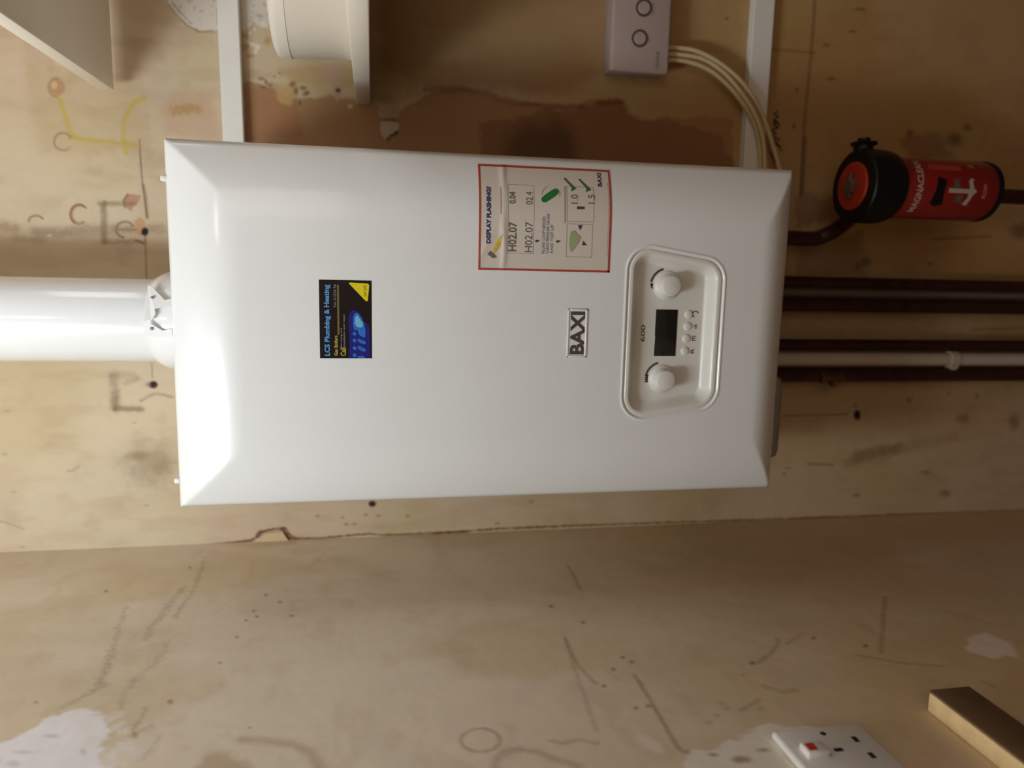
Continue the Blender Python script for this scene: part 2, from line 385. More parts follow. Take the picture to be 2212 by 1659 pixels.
WB.stroke([(30, 515), (90, 518)], 6, (148, 120, 84), .4, 6, 3)
WB.blob((107, 509), 7, 4, (220, 204, 184), .9, .6)
WB.poly([(292, 478), (300, 468), (314, 474), (316, 488), (306, 512), (294, 505)], (196, 148, 112), .9, 2, 2)
WB.blob((313, 501), 9, 10, (22, 14, 10), 1, .35, .3)
WB.stroke([(301, 302), (304, 350), (308, 400), (318, 470)], 1.6, (96, 82, 58), .7, 1.2); WB.stroke([(314, 510), (316, 590), (320, 640)], 1.6, (120, 92, 60), .6, 1.2)
WB.stroke([(310, 400), (314, 420), (318, 470)], 3, (104, 88, 62), .5, 2)
WB.stroke([(294, 519), (310, 526)], 2, (90, 64, 40), .6, 1.5); WB.blob((346, 386), 8, 10, (196, 152, 128), .6, .7)
WB.stroke([(0, 488), (30, 492)], 10, (150, 112, 60), .5, 8, 4)
WB.poly([(60, 138), (200, 145), (300, 175), (330, 330), (90, 330), (62, 230)], (176, 150, 100), .35, 20, 10)
WB.poly([(270, 780), (290, 782), (310, 780)], (120, 90, 60), .0)
# above the flue on the other side
WB.blob((331, 831), 11, 9, (40, 20, 12), 1, .4, .3); WB.blob((322, 831), 12, 7, (150, 96, 70), .6, .7, .3); WB.blob((331, 830), 7, 6, (20, 10, 8), 1, .4)
WB.stroke([(328, 785), (329, 815)], 1.5, (140, 118, 90), .6, 1.2)
WB.stroke([(245, 812), (250, 880)], 9, (128, 110, 84), .5, 7, 2); WB.stroke([(250, 882), (305, 884)], 6, (112, 88, 58), .65, 4, 1); WB.stroke([(250, 850), (250, 882)], 7, (124, 94, 66), .5, 6, 2)
WB.stroke([(245, 810), (290, 812)], 6, (150, 130, 100), .4, 6, 2); WB.stroke([(270, 828), (300, 818)], 4, (150, 130, 100), .5, 5, 2)
WB.stroke([(305, 866), (320, 856), (334, 851), (350, 852), (372, 858)], 2.5, (150, 124, 92), .7, 2.5, 1)
WB.blob((318, 1000), 66, 60, (150, 132, 104), .6, .95, .8, 8); WB.blob((300, 985), 26, 14, (150, 116, 90), .6, .9, .6, 9); WB.blob((350, 1005), 30, 28, (154, 126, 98), .5, .9, .6, 9)
WB.stroke([(145, 1018), (158, 1016), (170, 1008)], 2, (150, 118, 100), .5, 1.6); WB.stroke([(0, 1125), (30, 1135), (50, 1142)], 1.6, (160, 132, 104), .5, 2)
for p in [(15, 888), (10, 981), (30, 1062), (48, 1182), (316, 1092), (290, 913)]: WB.blob(p, 8, 3, (146, 118, 88), .45, .8, .4, p[0])
# below-left of the boiler along the corner
WB.blob((804, 1088), 10, 8, (46, 26, 16), 1, .5, .3)
for p in [(740, 1118), (790, 1112), (880, 1115), (818, 1114), (686, 1115), (748, 1133), (765, 1132), (1075, 1131), (1148, 1083)]: WB.blob(p, 7, 4, (120, 98, 66), .55, .8, .5, p[0])
# crack in the corner
ck = [(-20, 1199), (60, 1197), (75, 1195), (150, 1192), (240, 1188), (330, 1184), (420, 1180), (480, 1175), (540, 1168)]
WB.stroke(ck, 2.6, (96, 58, 32), .95, 1.6, 1.0, 3)
WB.stroke([(480, 1175), (520, 1171), (545, 1166)], 3.6, (120, 76, 44), .8, 1.6, 1.5)
WB.stroke([(545, 1167), (556, 1160), (563, 1150), (580, 1145), (600, 1142), (617, 1141)], 2.8, (104, 62, 36), .95, 1.5, 1)
WB.stroke([(556, 1158), (563, 1150)], 7, (104, 60, 36), .9, 1.5, 1.5)
WB.stroke([(613, 1143), (618, 1152), (626, 1160)], 7.5, (112, 66, 42), .95, 1.5, 1.5); WB.stroke([(628, 1158), (642, 1164)], 4, (150, 108, 72), .8, 2)
WB.stroke([(622, 1164), (700, 1162), (760, 1156), (800, 1153), (830, 1156), (900, 1153), (950, 1151), (1000, 1148), (1080, 1142), (1200, 1137), (1400, 1130), (1600, 1124), (1900, 1113), (2250, 1101)],
          2.2, (96, 62, 36), .9, 1.6, 1.4, 5)
WB.stroke([(940, 1152), (1010, 1148)], 3.4, (84, 50, 28), .8, 1.5, 2.2)
# darker, dirtier patches lower down
WB.stroke([(1762, -20), (1752, 120), (1738, 260), (1730, 420)], 4, (96, 70, 42), .55, 3, 1)
WB.stroke([(1738, 300), (1732, 420)], 6, (84, 58, 40), .5, 4, 1)
WB.stroke([(1660, 106), (1760, 114)], 2, (110, 82, 50), .5, 2)
for p in [(1785, 97, 10, 4), (1842, 68, 12, 4), (1570, 40, 6, 4), (1715, 272, 6, 8), (1722, 195, 5, 8), (2090, 276, 12, 10), (1966, 288, 10, 10), (2062, 300, 22, 18), (1872, 566, 14, 14), (1853, 575, 8, 12),
          (2204, 500, 30, 22), (2010, 570, 10, 5), (1860, 20, 14, 5), (1795, 170, 14, 5)]:
    WB.blob(p[:2], p[2], p[3], (84, 58, 32), .6, .8, .5, p[0])
WB.poly([(1720, 420), (1840, 430), (1850, 470), (1720, 490)], (110, 78, 58), .5, 14, 8)
WB.poly([(1940, 300), (2020, 290), (2060, 340), (1980, 350)], (120, 80, 58), .45, 10, 8)
WB.blob((1740, 440), 30, 26, (170, 140, 120), .45, .9, .9, 5)
WB.poly([(1720, 520), (1860, 500), (1870, 600), (1720, 600)], (120, 78, 46), .4, 14, 8)
WB.stroke([(1830, 1000), (1900, 980), (1960, 966), (2060, 945)], 12, (150, 120, 70), .4, 12, 6, 4)
WB.stroke([(1850, 985), (1940, 968)], 14, (104, 84, 44), .45, 10, 6, 4)
WB.stroke([(1745, 1002), (1800, 1004)], 2.2, (110, 78, 46), .6, 2, 1); WB.stroke([(1690, 898), (1830, 895)], 1.8, (96, 70, 44), .6, 1.6)
WB.blob((1852, 897), 9, 13, (34, 20, 12), 1, .5, .3); WB.blob((1848, 876), 5, 6, (84, 56, 34), .6, .8)
for p in [(1694, 1024, 5, 4), (1702, 1012, 12, 2), (2050, 850, 5, 5), (2110, 856, 5, 9), (1965, 865, 10, 10), (2190, 910, 14, 24), (2040, 1065, 16, 10), (1850, 1070, 10, 6), (2000, 1020, 14, 5), (2080, 905, 18, 14)]:
    WB.blob(p[:2], p[2], p[3], (104, 74, 44), .5, .85, .5, p[0])
WB.stroke([(2100, 712), (2212, 708)], 3, (110, 80, 44), .5, 2, 1); WB.stroke([(2012, 517), (2140, 510)], 3, (96, 62, 34), .5, 2, 1)
# handwriting in felt pen beside the cable trunking
hw = [(1680, 240), (1672, 246), (1682, 252), (1671, 258), (1681, 264), (1670, 268), (1680, 276), (1668, 281), (1676, 288), (1666, 292), (1678, 298), (1670, 306), (1680, 312), (1688, 326)]
WB.stroke(hw, 1.7, (20, 16, 14), .95, 1.2); WB.stroke([(1672, 262), (1684, 270), (1674, 278)], 1.7, (20, 16, 14), .9, 1.2); WB.stroke([(1684, 300), (1674, 312), (1686, 316)], 1.7, (20, 16, 14), .9, 1.2)
WB.stroke([(1664, 330), (1674, 350)], 2.2, (24, 16, 12), .9, 1.2)
ob = wall_object('wall_back', WB, A, 0.0 * A + WB.H, B)
# ---- left wall
ys = dense(-0.70, -0.0001, 0.0014, [YB, -2.0, -1.6, -1.3, -1.1, -0.95, -.85, -.78], [0.0])
zs2 = dense(-1.0, 0.60, 0.0016, [ZF, -1.12, -1.05], [.62, .66, .75, .9, 1.05, ZC])
cl = lambda px, py: (lambda p: (p[1], p[2]))(atx(px, py, XL))
WL = Wall(ys, zs2, (230, 215, 194), cl)
A, B = WL.A, WL.B
low2 = sst(0.15, -0.4, B)
WL.mix((208, 174, 126), 0.75 * low2)
WL.mix((222, 204, 184), .5 * sst(.45, .7, fbm(A * 6, B * 4, 61))); WL.mix((206, 182, 140), .45 * sst(.5, .7, fbm(A * 8 + 4, B * 5, 71)))
WL.mix((184, 156, 118), .15 * sst(.58, .75, fbm(A * 22, B * 40, 81)))
gr = (118, 104, 88)
for pts, wdt, k in [([(443, 1203), (430, 1245), (415, 1280), (400, 1300), (385, 1320), (380, 1335)], 2, .5), ([(395, 1270), (380, 1290), (362, 1310), (345, 1335), (325, 1355), (315, 1380)], 6, .42), ([(272, 1310), (255, 1360), (245, 1400), (235, 1440), (215, 1480)], 3, .4),
                    ([(236, 1405), (228, 1440), (210, 1480), (190, 1500)], 3, .4), ([(315, 1530), (300, 1560), (288, 1580)], 3, .55), ([(360, 1390), (340, 1430), (285, 1470)], 2, .35), ([(290, 1470), (270, 1500), (262, 1530)], 5, .35),
                    ([(130, 1530), (190, 1500), (230, 1480)], 5, .35), ([(285, 1590), (300, 1580), (320, 1570)], 4, .4), ([(310, 1640), (345, 1590)], 3, .35), ([(700, 1195), (680, 1215), (662, 1230)], 3, .3)]:
    WL.stroke(pts, wdt, gr, k * .62, 4.0, 5.0, int(pts[0][0]))
for p in [(229, 1277), (410, 1226), (575, 1285), (555, 1332), (548, 1320), (532, 1340), (512, 1376), (475, 1432), (630, 1330), (78, 1517), (540, 1572), (605, 1300)]:
    WL.blob(p, 6, 4, (128, 102, 76), .55, .8, .4, p[0])
WL.blob((368, 1516), 9, 7, (168, 140, 90), .8, .6); WL.blob((292, 1588), 9, 9, (160, 128, 72), .6, .8, .5)
WL.stroke([(25, 1290), (70, 1290)], 2, (232, 214, 186), .7, 2); WL.stroke([(222, 1287), (270, 1285), (322, 1286)], 2, (226, 206, 176), .7, 2)
WL.poly([(-20, 1612), (60, 1580), (130, 1535), (170, 1528), (225, 1560), (235, 1600), (215, 1640), (230, 1690), (-20, 1690)], (244, 238, 240), .97, 5, 12, 60, 91)
WL.poly([(160, 1530), (250, 1540), (300, 1600), (300, 1690), (200, 1690)], (238, 230, 226), .6, 8, 10, 60, 92, thr=.5)
for p in [(50, 1625, 30, 6), (180, 1625, 10, 10), (110, 1590, 20, 6), (28, 1650, 18, 8)]: WL.blob(p[:2], p[2], p[3], (176, 160, 150), .4, .8, .7, p[0])
WL.stroke([(522, 1597), (570, 1600), (630, 1608), (670, 1625), (692, 1662)], 6, (176, 142, 96), .5, 7, 1); WL.poly([(380, 1690), (440, 1640), (480, 1618), (530, 1640), (560, 1690)], (176, 142, 98), .5, 12, 8)
WL.ring((1038, 1599), 42, 25, 3.5, (136, 112, 74), .38, 0, 360, 1); WL.stroke([(1068, 1665), (1072, 1640), (1090, 1625), (1120, 1618), (1160, 1624), (1200, 1640), (1250, 1655)], 4, (130, 104, 68), .38, 5, 1)
WL.stroke([(1190, 1600), (1215, 1605), (1250, 1598), (1290, 1605)], 3, (132, 106, 76), .4, 3, 2)
dk = (96, 78, 52)
for pts, wdt, k in [([(1222, 1380), (1232, 1405), (1250, 1440), (1270, 1460), (1288, 1477)], 2.6, .55), ([(1218, 1370), (1228, 1400), (1240, 1440), (1250, 1470), (1262, 1500), (1275, 1540), (1290, 1580)], 2.6, .4), ([(1226, 1222), (1238, 1240), (1252, 1272)], 4, .55),
                    ([(1370, 1458), (1385, 1480), (1400, 1505), (1412, 1525), (1430, 1555), (1450, 1590), (1460, 1608), (1472, 1622), (1486, 1624)], 3, .75), ([(1680, 1378), (1682, 1390), (1665, 1412), (1640, 1430), (1622, 1434)], 3, .5),
                    ([(1912, 1290), (1908, 1340), (1902, 1410)], 3.2, .55), ([(1735, 1368), (1700, 1390)], 3, .4), ([(1850, 1415), (1950, 1432), (2040, 1440)], 3, .45), ([(1650, 1482), (1690, 1495), (1720, 1490)], 6, .4), ([(1600, 1535), (1640, 1512)], 3, .5), ([(1300, 1440), (1340, 1470)], 2, .25), ([(2120, 1470), (2145, 1482)], 3, .4)]:
    WL.stroke(pts, wdt, dk, k * .62, 3.2, 1.6, int(pts[0][0]))
for p in [(1325, 1446), (1345, 1420), (1305, 1482), (1374, 1530), (1190, 1310), (1260, 1345), (1758, 1378), (1365, 1430), (1400, 1525), (1870, 1395), (1625, 1432)]: WL.blob(p, 7, 5, (108, 84, 58), .6, .8, .4, p[0])
WL.poly([(1380, 1590), (1400, 1585), (1430, 1605), (1430, 1625), (1385, 1618)], (232, 220, 200), .75, 8, 6, 60, 93)
WL.poly([(1478, 1690), (1482, 1640), (1500, 1620), (1560, 1610), (1610, 1590), (1640, 1570), (1700, 1566), (1790, 1575), (1700, 1600), (1720, 1690)], (240, 230, 218), .9, 5, 10, 70, 94)
for p in [(1600, 1640, 26, 10), (1540, 1630, 14, 6), (1650, 1620, 20, 6)]: WL.blob(p[:2], p[2], p[3], (140, 112, 86), .7, .8, .7, p[0])
WL.poly([(2085, 1378), (2130, 1366), (2185, 1388), (2195, 1418), (2140, 1422), (2088, 1406)], (246, 228, 212), .8, 8, 8, 60, 95)
WL.blob((1868, 1551), 8, 6, (208, 178, 150), .8, .7); WL.blob((1645, 1530), 8, 8, (176, 156, 124), .6, .8); WL.blob((1606, 1458), 6, 4, (176, 150, 114), .7, .8)
for p in [(1560, 1520), (1570, 1530), (1530, 1560), (1550, 1545)]: WL.blob(p, 12, 6, (178, 152, 122), .5, .9, .6, p[0])
WL.poly([(470, 1176), (600, 1172), (640, 1168), (640, 1176), (560, 1184)], (214, 190, 150), .6, 4, 2)
ob = wall_object('wall_left', WL, 0.0 * A + XL - WL.H, A, B)
# the flake of corner plaster still standing proud
m_chip = mat('loose plaster', (206, 180, 140), 0.8, var=.05)
mb = MB(); c = [at(566, 1168, 0), at(567, 1155, 0), at(578, 1150, 0), at(600, 1147, 0), at(611, 1146, 0), at(617, 1156, 0), at(624, 1166, 0)]
V = []
for p in c: V.append((p[0], -.0005, p[2]))
for p in c: V.append((max(p[0] - .001, XL + .0006), -.0038, p[2]))
n = len(c); mb.add(V, [tuple(range(n)), tuple(range(2 * n - 1, n - 1, -1))] + [(i, i + n, (i + 1) % n + n, (i + 1) % n) for i in range(n)])
props(mb.build('plaster_chip', m_chip, loc=c[0]), 'small cracked flake of beige plaster on the corner crack beside the boiler', 'plaster')

# ------------------------------------------------------------------ boiler
BW, BH, YE, DOME = 0.195, 0.35, 0.262, 0.023
m_white = mat('white enamel', (232, 232, 231), 0.24, coat=0.42, var=.006, nscale=6)
m_case = mat('white casing steel', (226, 226, 224), 0.35, coat=.2, var=.01)
m_greyp = mat('grey base plastic', (150, 146, 140), 0.6)
m_dark = mat('dark print', (84, 76, 66), 0.5)
m_disp = mat('dark display', (30, 33, 32), 0.12, coat=.6)
m_knob = mat('knob plastic', (226, 223, 217), 0.4, var=.01)
def poly_sdf(X, Z, P, r):
    D = np.full(np.shape(X), 9.0); inside = np.ones(np.shape(X), bool)
    for i in range(len(P)):
        p, q = P[i], P[(i + 1) % len(P)]; dx, dz = q[0] - p[0], q[1] - p[1]
        t = np.clip(((X - p[0]) * dx + (Z - p[1]) * dz) / (dx * dx + dz * dz), 0, 1)
        D = np.minimum(D, np.hypot(X - p[0] - t * dx, Z - p[1] - t * dz))
        inside &= (dx * (Z - p[1]) - dz * (X - p[0])) <= 0
    return np.where(inside, -D, D) - r
rr = 0.026
TR = [(-.0975 + rr, -.1425 - rr), (.0985 - rr, -.1425 - rr), (.0885 - rr, -.2585 + rr), (-.0885 + rr, -.2585 + rr)]
def rec(X, Z): return poly_sdf(X, Z, TR, rr)
def shell(X, Z):                                     # how far the front stands off the wall, without the recess
    f = lambda d, w_: 1 - (1 - np.clip(d / w_, 0, 1)) ** 2.1
    a = f(BW - np.abs(X), .075) * 1.0; b = 1 - (1 - np.clip((BH - Z) / .074, 0, 1)) ** 1.8; c_ = f(BH + Z, .045)
    h = DOME * np.minimum(np.minimum(a, b), c_)
    e = np.minimum(np.minimum(BW - np.abs(X), BH - Z), BH + Z)
    return YE + h - .005 * (1 - np.clip(e / .005, 0, 1)) ** 2
RD = 0.0135
def face(X, Z):
    s_ = rec(X, Z); y = shell(X, Z)
    lip = .0009 * np.exp(-((s_ - .0018) / .0014) ** 2); gro = -.0018 * np.exp(-((s_ + .0012) / .0009) ** 2)
    y = y + lip + gro
    return y - RD * sst(-.0055, -.0185, s_)
def sheet(X, Z): return shell(X, Z)
boiler = thing('boiler', (0, 0, -BH), 'large white wall-hung gas boiler with dial panel and BAXI badge', 'boiler')
gx = np.unique(np.round(np.concatenate([np.arange(-BW, BW + 1e-6, .0025), np.arange(-.104, .1045, .00085), [-BW + .001, BW - .001, -BW + .0005, BW - .0005]]), 6))
gz = np.unique(np.round(np.concatenate([np.arange(-BH, BH + 1e-6, .0025), np.arange(-.265, -.136, .00085), [-BH + .001, BH - .001]]), 6))
X, Z = np.meshgrid(gx, gz, indexing='ij'); Y = -face(X, Z)
Xc = (X[:-1, :-1] + X[1:, 1:]) / 2; Zc = (Z[:-1, :-1] + Z[1:, 1:]) / 2; ms = rec(Xc, Zc) < -.0012
mb = MB().grid(X, Y, Z, True, ~ms)
n0 = len(mb.v)
ring_pts = [(x, gz[0]) for x in gx] + [(gx[-1], z) for z in gz[1:]] + [(x, gz[-1]) for x in gx[::-1][1:]] + [(gx[0], z) for z in gz[::-1][1:-1]]
V = []; F = []; n = len(ring_pts)
for x, z in ring_pts: V.append((x, -float(face(np.array(x), np.array(z))), z))
for x, z in ring_pts: V.append((x, -.232, z))
for i in range(n): k = (i + 1) % n; F.append((i, k, k + n, i + n))
mb.add(V, F)
front = mb.build('front_panel', m_white, boiler)
panel = MB().grid(X, Y, Z, True, ms).build('control_panel', mat('panel plastic', (224, 221, 214), 0.38, coat=.15, var=.008), boiler)
MB().box(-.191, .191, -.236, -.004, -.345, .346, .004).build('casing', m_case, boiler)
mb = MB().box(-.176, -.060, -.205, -.02, -.397, -.344, .014); bt = mb.build('base_tray', m_greyp, boiler); bt['label'] = 'dull grey tray under the casing'
for x in (.152, -.168): MB().box(x, x + .006, -.262, -.235, .346, .3545, .0015).build('clip', m_case, boiler)
yf = lambda px, py, y=-.2855: at(px, py, y)
# dials
def fl(X_, Z_): return np.full(np.shape(X_), .285 - RD)
for (bx, bz, ang) in ((1440, 617, 40), (1428, 818, 30)):
    p = at(bx, by := bz, -(.285 - RD)); c = (p[0], -(.285 - RD) + .0005, p[2])
    d = MB().lathe(c, (0, -1, 0), [(.0165, 0), (.0165, .0018), (.0155, .0026), (.0142, .0030), (.0120, .0060), (.0114, .0158), (.0110, .0166), (.0104, .0169)], 56).build('dial', m_knob, panel, auto=40)
    m_ = MB(); a0, a1 = math.radians(4), math.radians(68); nn = 20; R0, R1 = .0182, .0208; V = []
    for i in range(nn + 1):
        a = a0 + (a1 - a0) * i / nn
        for r_ in (R0, R1): V.append((c[0] + r_ * math.sin(a + .12), -(.285 - RD) - .0003, c[2] + r_ * math.cos(a + .12)))
    m_.add(V, [(2 * i, 2 * i + 1, 2 * i + 3, 2 * i + 2) for i in range(nn)]).build('scale_mark', m_dark, panel)
p = at(1408, 616, -(.285 - RD)); q = MB()
q.box(p[0] - .003, p[0] + .0025, -.2719, -.2716, p[2] - .0008, p[2] + .0012).box(p[0] - .0005, p[0] + .001, -.2719, -.2716, p[2] - .002, p[2] + .0022).box(p[0] - .004, p[0] - .0025, -.2719, -.2716, p[2] - .0022, p[2] - .0004)
q.build('tap_symbol', m_dark, panel)
p = at(1397, 818, -(.285 - RD)); q = MB()
for k in range(4): q.box(p[0] - .0042 + k * .0024, p[0] - .0024 + k * .0024, -.2719, -.2716, p[2] - .0026, p[2] + .0026)
q.box(p[0] - .0042, p[0] + .0048, -.2719, -.2716, p[2] - .0008, p[2] + .0008).build('radiator_symbol', m_dark, panel)
a = at(1412, 769, -.2715); b = at(1464, 669, -.2715)
MB().box(a[0], b[0], -.2722, -.2700, b[2], a[2], .0003).build('display', m_disp, panel)['label'] = 'blank black display'
a = at(1383, 738, -.2715); b = at(1394, 702, -.2715)
text_on(MB(), '600', a[0], b[0], b[2], a[2], fl, .0003, .01).build('model_number', m_dark, panel)
for i, (bx, by) in enumerate([(1487, 679), (1485, 705), (1482, 731), (1479, 758)]):
    p = at(bx, by, -.2715); MB().lathe((p[0], -.2710, p[2]), (0, -1, 0), [(.0050, 0), (.0049, .0014), (.0040, .0022), (.0024, .0026), (.0006, .0027)], 28).build('button', m_knob, panel)
    s_ = at(bx + 16, by, -.2715)
    if i == 0: t = MB(); pts = [(s_[0] + .0036 * math.sin(u), -.2718, s_[2] + .001 + .0036 * math.cos(u)) for u in np.linspace(-1.2, 2.8, 12)]; t.tube(pts, .0006, 6)
    else: t = text_on(MB(), ['', 'ok', 'm', 'R'][i], s_[0] - .003, s_[0] + .003, s_[2] - .0025, s_[2] + .002, fl, .0003, .01)
    t.build('button_symbol', m_dark, panel)
# badge
a = at(1223, 772, -.285); b = at(1270, 667, -.285)
bx0, bx1, bz0, bz1 = a[0], b[0], b[2], a[2]
bd = MB(); t = .0022
bd.box(bx0, bx1, -.2862, -.2845, bz1 - t, bz1, .0005).box(bx0, bx1, -.2862, -.2845, bz0, bz0 + t, .0005).box(bx0, bx0 + t, -.2862, -.2845, bz0, bz1, .0005).box(bx1 - t, bx1, -.2862, -.2845, bz0, bz1, .0005)
bd.box(bx0, bx1, -.2853, -.2840, bz0, bz1)
badge = bd.build('badge', m_white, boiler)
text_on(MB(), 'BAXI', bx0 + .0035, bx1 - .0032, bz0 + .0033, bz1 - .0036, lambda x, z: np.full(np.shape(x), .2853), .0004, .035).build('lettering', mat('badge grey', (82, 74, 64), .45), badge)

# warning sticker, slightly wrinkled
m_paper = mat('sticker paper', (214, 203, 192), .5, var=.01); m_red = mat('sticker red', (176, 66, 52), .5); m_navy = mat('sticker navy', (52, 54, 108), .5)
m_green = mat('sticker green', (36, 118, 52), .5); m_lcd = mat('sticker lcd grey', (112, 104, 96), .5); m_yel = mat('sticker yellow', (206, 176, 48), .5)
m_pale = mat('sticker pale line', (176, 170, 156), .5); m_ltgr = mat('sticker pale green', (160, 166, 128), .5); m_ltred = mat('sticker pale red', (192, 138, 118), .5)
SX0, SX1, SZ0, SZ1 = .0695, .1830, -.1200, .0285
def wr(X_, Z_):
    r = .0016 * np.exp(-((Z_ - (.0010 + .0006 * np.sin(X_ * 120))) / .0032) ** 2) * (.65 + .35 * np.sin(X_ * 70 + 1))
    r2 = .0007 * np.exp(-((Z_ - .018 + .5 * (X_ - .10)) / .004) ** 2) * sst(.12, .1, X_)
    edge = sst(0, .004, np.minimum(np.minimum(X_ - SX0, SX1 - X_), np.minimum(Z_ - SZ0, SZ1 - Z_)))
    return shell(X_, Z_) + .0003 + (r + r2) * (.3 + .7 * edge)
gxs = np.linspace(SX0, SX1, 60); gzs = np.linspace(SZ0, SZ1, 110); X, Z = np.meshgrid(gxs, gzs, indexing='ij')
st = MB().grid(X, -wr(X, Z), Z).build('warning_sticker', m_paper, boiler); st['label'] = 'wrinkled pale instruction sticker with red border'
def P2(px, py): p = at(px, py, -.2835); return p[0], p[2]
def quad_on(mb, x0, x1, z0, z1, sf, off=.0003, nx=8, nz=8):
    X_, Z_ = np.meshgrid(np.linspace(x0, x1, nx), np.linspace(z0, z1, nz), indexing='ij'); return mb.grid(X_, -(sf(X_, Z_) + off), Z_)
def frame_on(mb, x0, x1, z0, z1, t_, sf, off=.0003, n_=40):
    quad_on(mb, x0, x1, z0, z0 + t_, sf, off, n_, 2); quad_on(mb, x0, x1, z1 - t_, z1, sf, off, n_, 2)
    quad_on(mb, x0, x0 + t_, z0, z1, sf, off, 2, n_); quad_on(mb, x1 - t_, x1, z0, z1, sf, off, 2, n_); return mb
frame_on(MB(), SX0, SX1, SZ0, SZ1, .0022, wr, .0003, 80).build('border', m_red, st)
def pxrect(x0, y0, x1, y1):                            # photo px box -> x0,x1,z0,z1 on the face
    a_ = P2((x0 + x1) / 2, y1); b_ = P2((x0 + x1) / 2, y0); c_ = P2(x0, (y0 + y1) / 2); d_ = P2(x1, (y0 + y1) / 2)
    return a_[0], b_[0], d_[1], c_[1]
def T(mb, body, r, bold=0.0): return text_on(mb, body, *pxrect(*r), wr, .0004, bold)
T(MB(), 'DISPLAY FLASHING?', (1050, 402, 1060, 526), .05).build('title', m_navy, st)
q = MB(); T(q, 'H02.07', (1097, 480, 1115, 543), .02); q.build('display_reading', m_lcd, st)
for tx, rc, bo_ in (('0.04', (1100, 414, 1114, 440), .02), ('H02.07', (1133, 480, 1149, 545), 0), ('02.4', (1136, 414, 1151, 442), 0), ('1.0', (1234, 420, 1249, 440), 0), ('1.5', (1271, 420, 1286, 440), 0)): T(MB(), tx, rc, bo_).build('display_reading', m_lcd, st)
q = MB(); T(q, 'FILLING LOOP NEEDED', (1170, 468, 1176, 548)); T(q, 'CHECK PRESSURE GAUGE', (1179, 462, 1185, 548)); T(q, 'AND TOP UP', (1188, 486, 1194, 548)); q.build('instruction_text', mat('sticker blue text', (92, 92, 128), .5), st)
q = MB(); T(q, 'BAXI', (1295, 371, 1304, 402), .03); q.build('maker_name', m_navy, st)
q = MB(); T(q, 'For further information see the user guide', (1312, 392, 1315, 552)); q.build('small_print', mat('sticker small print', (120, 116, 130), .5), st)
quad_on(MB(), *pxrect(1081, 404, 1083, 462), wr).build('red_caption', m_ltred, st)
q = MB(); frame_on(q, *pxrect(1096, 398, 1153, 548), .0005, wr, .0003); frame_on(q, *pxrect(1224, 402, 1283, 480), .0006, wr, .0003); frame_on(q, *pxrect(1222, 484, 1278, 556), .0006, wr, .0003)
q.build('diagram_boxes', m_pale, st)
quad_on(MB(), *pxrect(1219, 402, 1222, 482), wr).build('green_rule', m_ltgr, st)
def fan(mb, pts, sf, off=.0005):
    XZ = [P2(*p) for p in pts]; return mb.add([(x, -float(sf(np.array(x), np.array(z))) - off, z) for x, z in XZ], [tuple(range(len(XZ)))])
q = MB(); fan(q, [(1230, 508), (1232, 500), (1240, 498), (1246, 506), (1254, 512), (1250, 522), (1238, 540), (1232, 545), (1228, 530)], wr); q.build('pale_green_shape', m_ltgr, st)
for pg in ([(1247, 487), (1257, 487), (1252, 498)], [(1258, 520), (1266, 530), (1256, 530)], [(1246, 446), (1262, 447), (1262, 452), (1246, 452)], [(1158, 518), (1165, 520), (1158, 524), (1154, 521)], [(1203, 519), (1210, 521), (1203, 525), (1199, 522)]):
    fan(MB(), pg, wr).build('arrow', mat('sticker black', (70, 64, 66), .5), st)
for x_, y_ in ((1221, 384), (1253, 386)): fan(MB(), [(x_, y_), (x_ + 3, y_ - 2), (x_ + 20, y_ + 17), (x_ + 26, y_ + 23), (x_ + 14, y_ + 29), (x_ + 16, y_ + 20)], wr).build('tick_mark', mat('sticker tick green', (54, 104, 62), .5), st)
cx_, cy_ = 1189, 422; q = MB(); pts = []
for u in np.linspace(0, 2 * math.pi, 28, endpoint=False):
    lx, ly = 22 * np.sign(math.cos(u)) * abs(math.cos(u)) ** .5, 7.5 * np.sign(math.sin(u)) * abs(math.sin(u)) ** .7
    c_, s_ = math.cos(-.60), math.sin(-.60); pts.append((cx_ + lx * c_ - ly * s_, cy_ + lx * s_ + ly * c_))
fan(q, pts, wr); q.build('green_tap_handle', m_green, st)
q = MB(); cc = P2(1190, 420); q.tube([(cc[0] + .010 * math.cos(u), -float(wr(np.array(cc[0]), np.array(cc[1]))) - .0002, cc[1] + .010 * math.sin(u)) for u in np.linspace(.6, 5, 20)], .0003, 5); q.build('tap_outline', m_pale, st)
q = MB(); fan(q, [(1084, 506), (1080, 530), (1068, 546), (1064, 540), (1076, 516)], wr); q.build('torch_beam', m_yel, st)
q = MB(); fan(q, [(1052, 549), (1058, 542), (1066, 548), (1072, 556), (1064, 558), (1056, 552)], wr); q.build('torch', m_lcd, st)

# installer's sticker
TX0, TX1, TZ0, TZ1 = -.0275, .0555, .1425, .1968
sh = lambda x, z: shell(x, z) + .0004 - .0003
m_blk = mat('sticker near black', (22, 20, 26), .18, coat=.8); m_lb = mat('sticker light blue', (86, 148, 206), .35); m_b1 = mat('flame deep blue', (26, 28, 120), .3); m_b2 = mat('flame mid blue', (44, 110, 200), .3, var=.25, nscale=200); m_b3 = mat('flame pale blue', (110, 180, 210), .3, var=.1, nscale=150)
m_lg = mat('sticker light grey', (150, 144, 150), .4); m_ol = mat('sticker olive', (110, 100, 40), .4); m_y2 = mat('sticker bright yellow', (224, 202, 30), .35)
q = MB(); quad_on(q, TX0, TX1, TZ0, TZ1, lambda x, z: shell(x, z) + .0003, 0, 20, 20); it = q.build('company_sticker', m_blk, boiler); it['label'] = 'black and blue heating company sticker with yellow triangle'
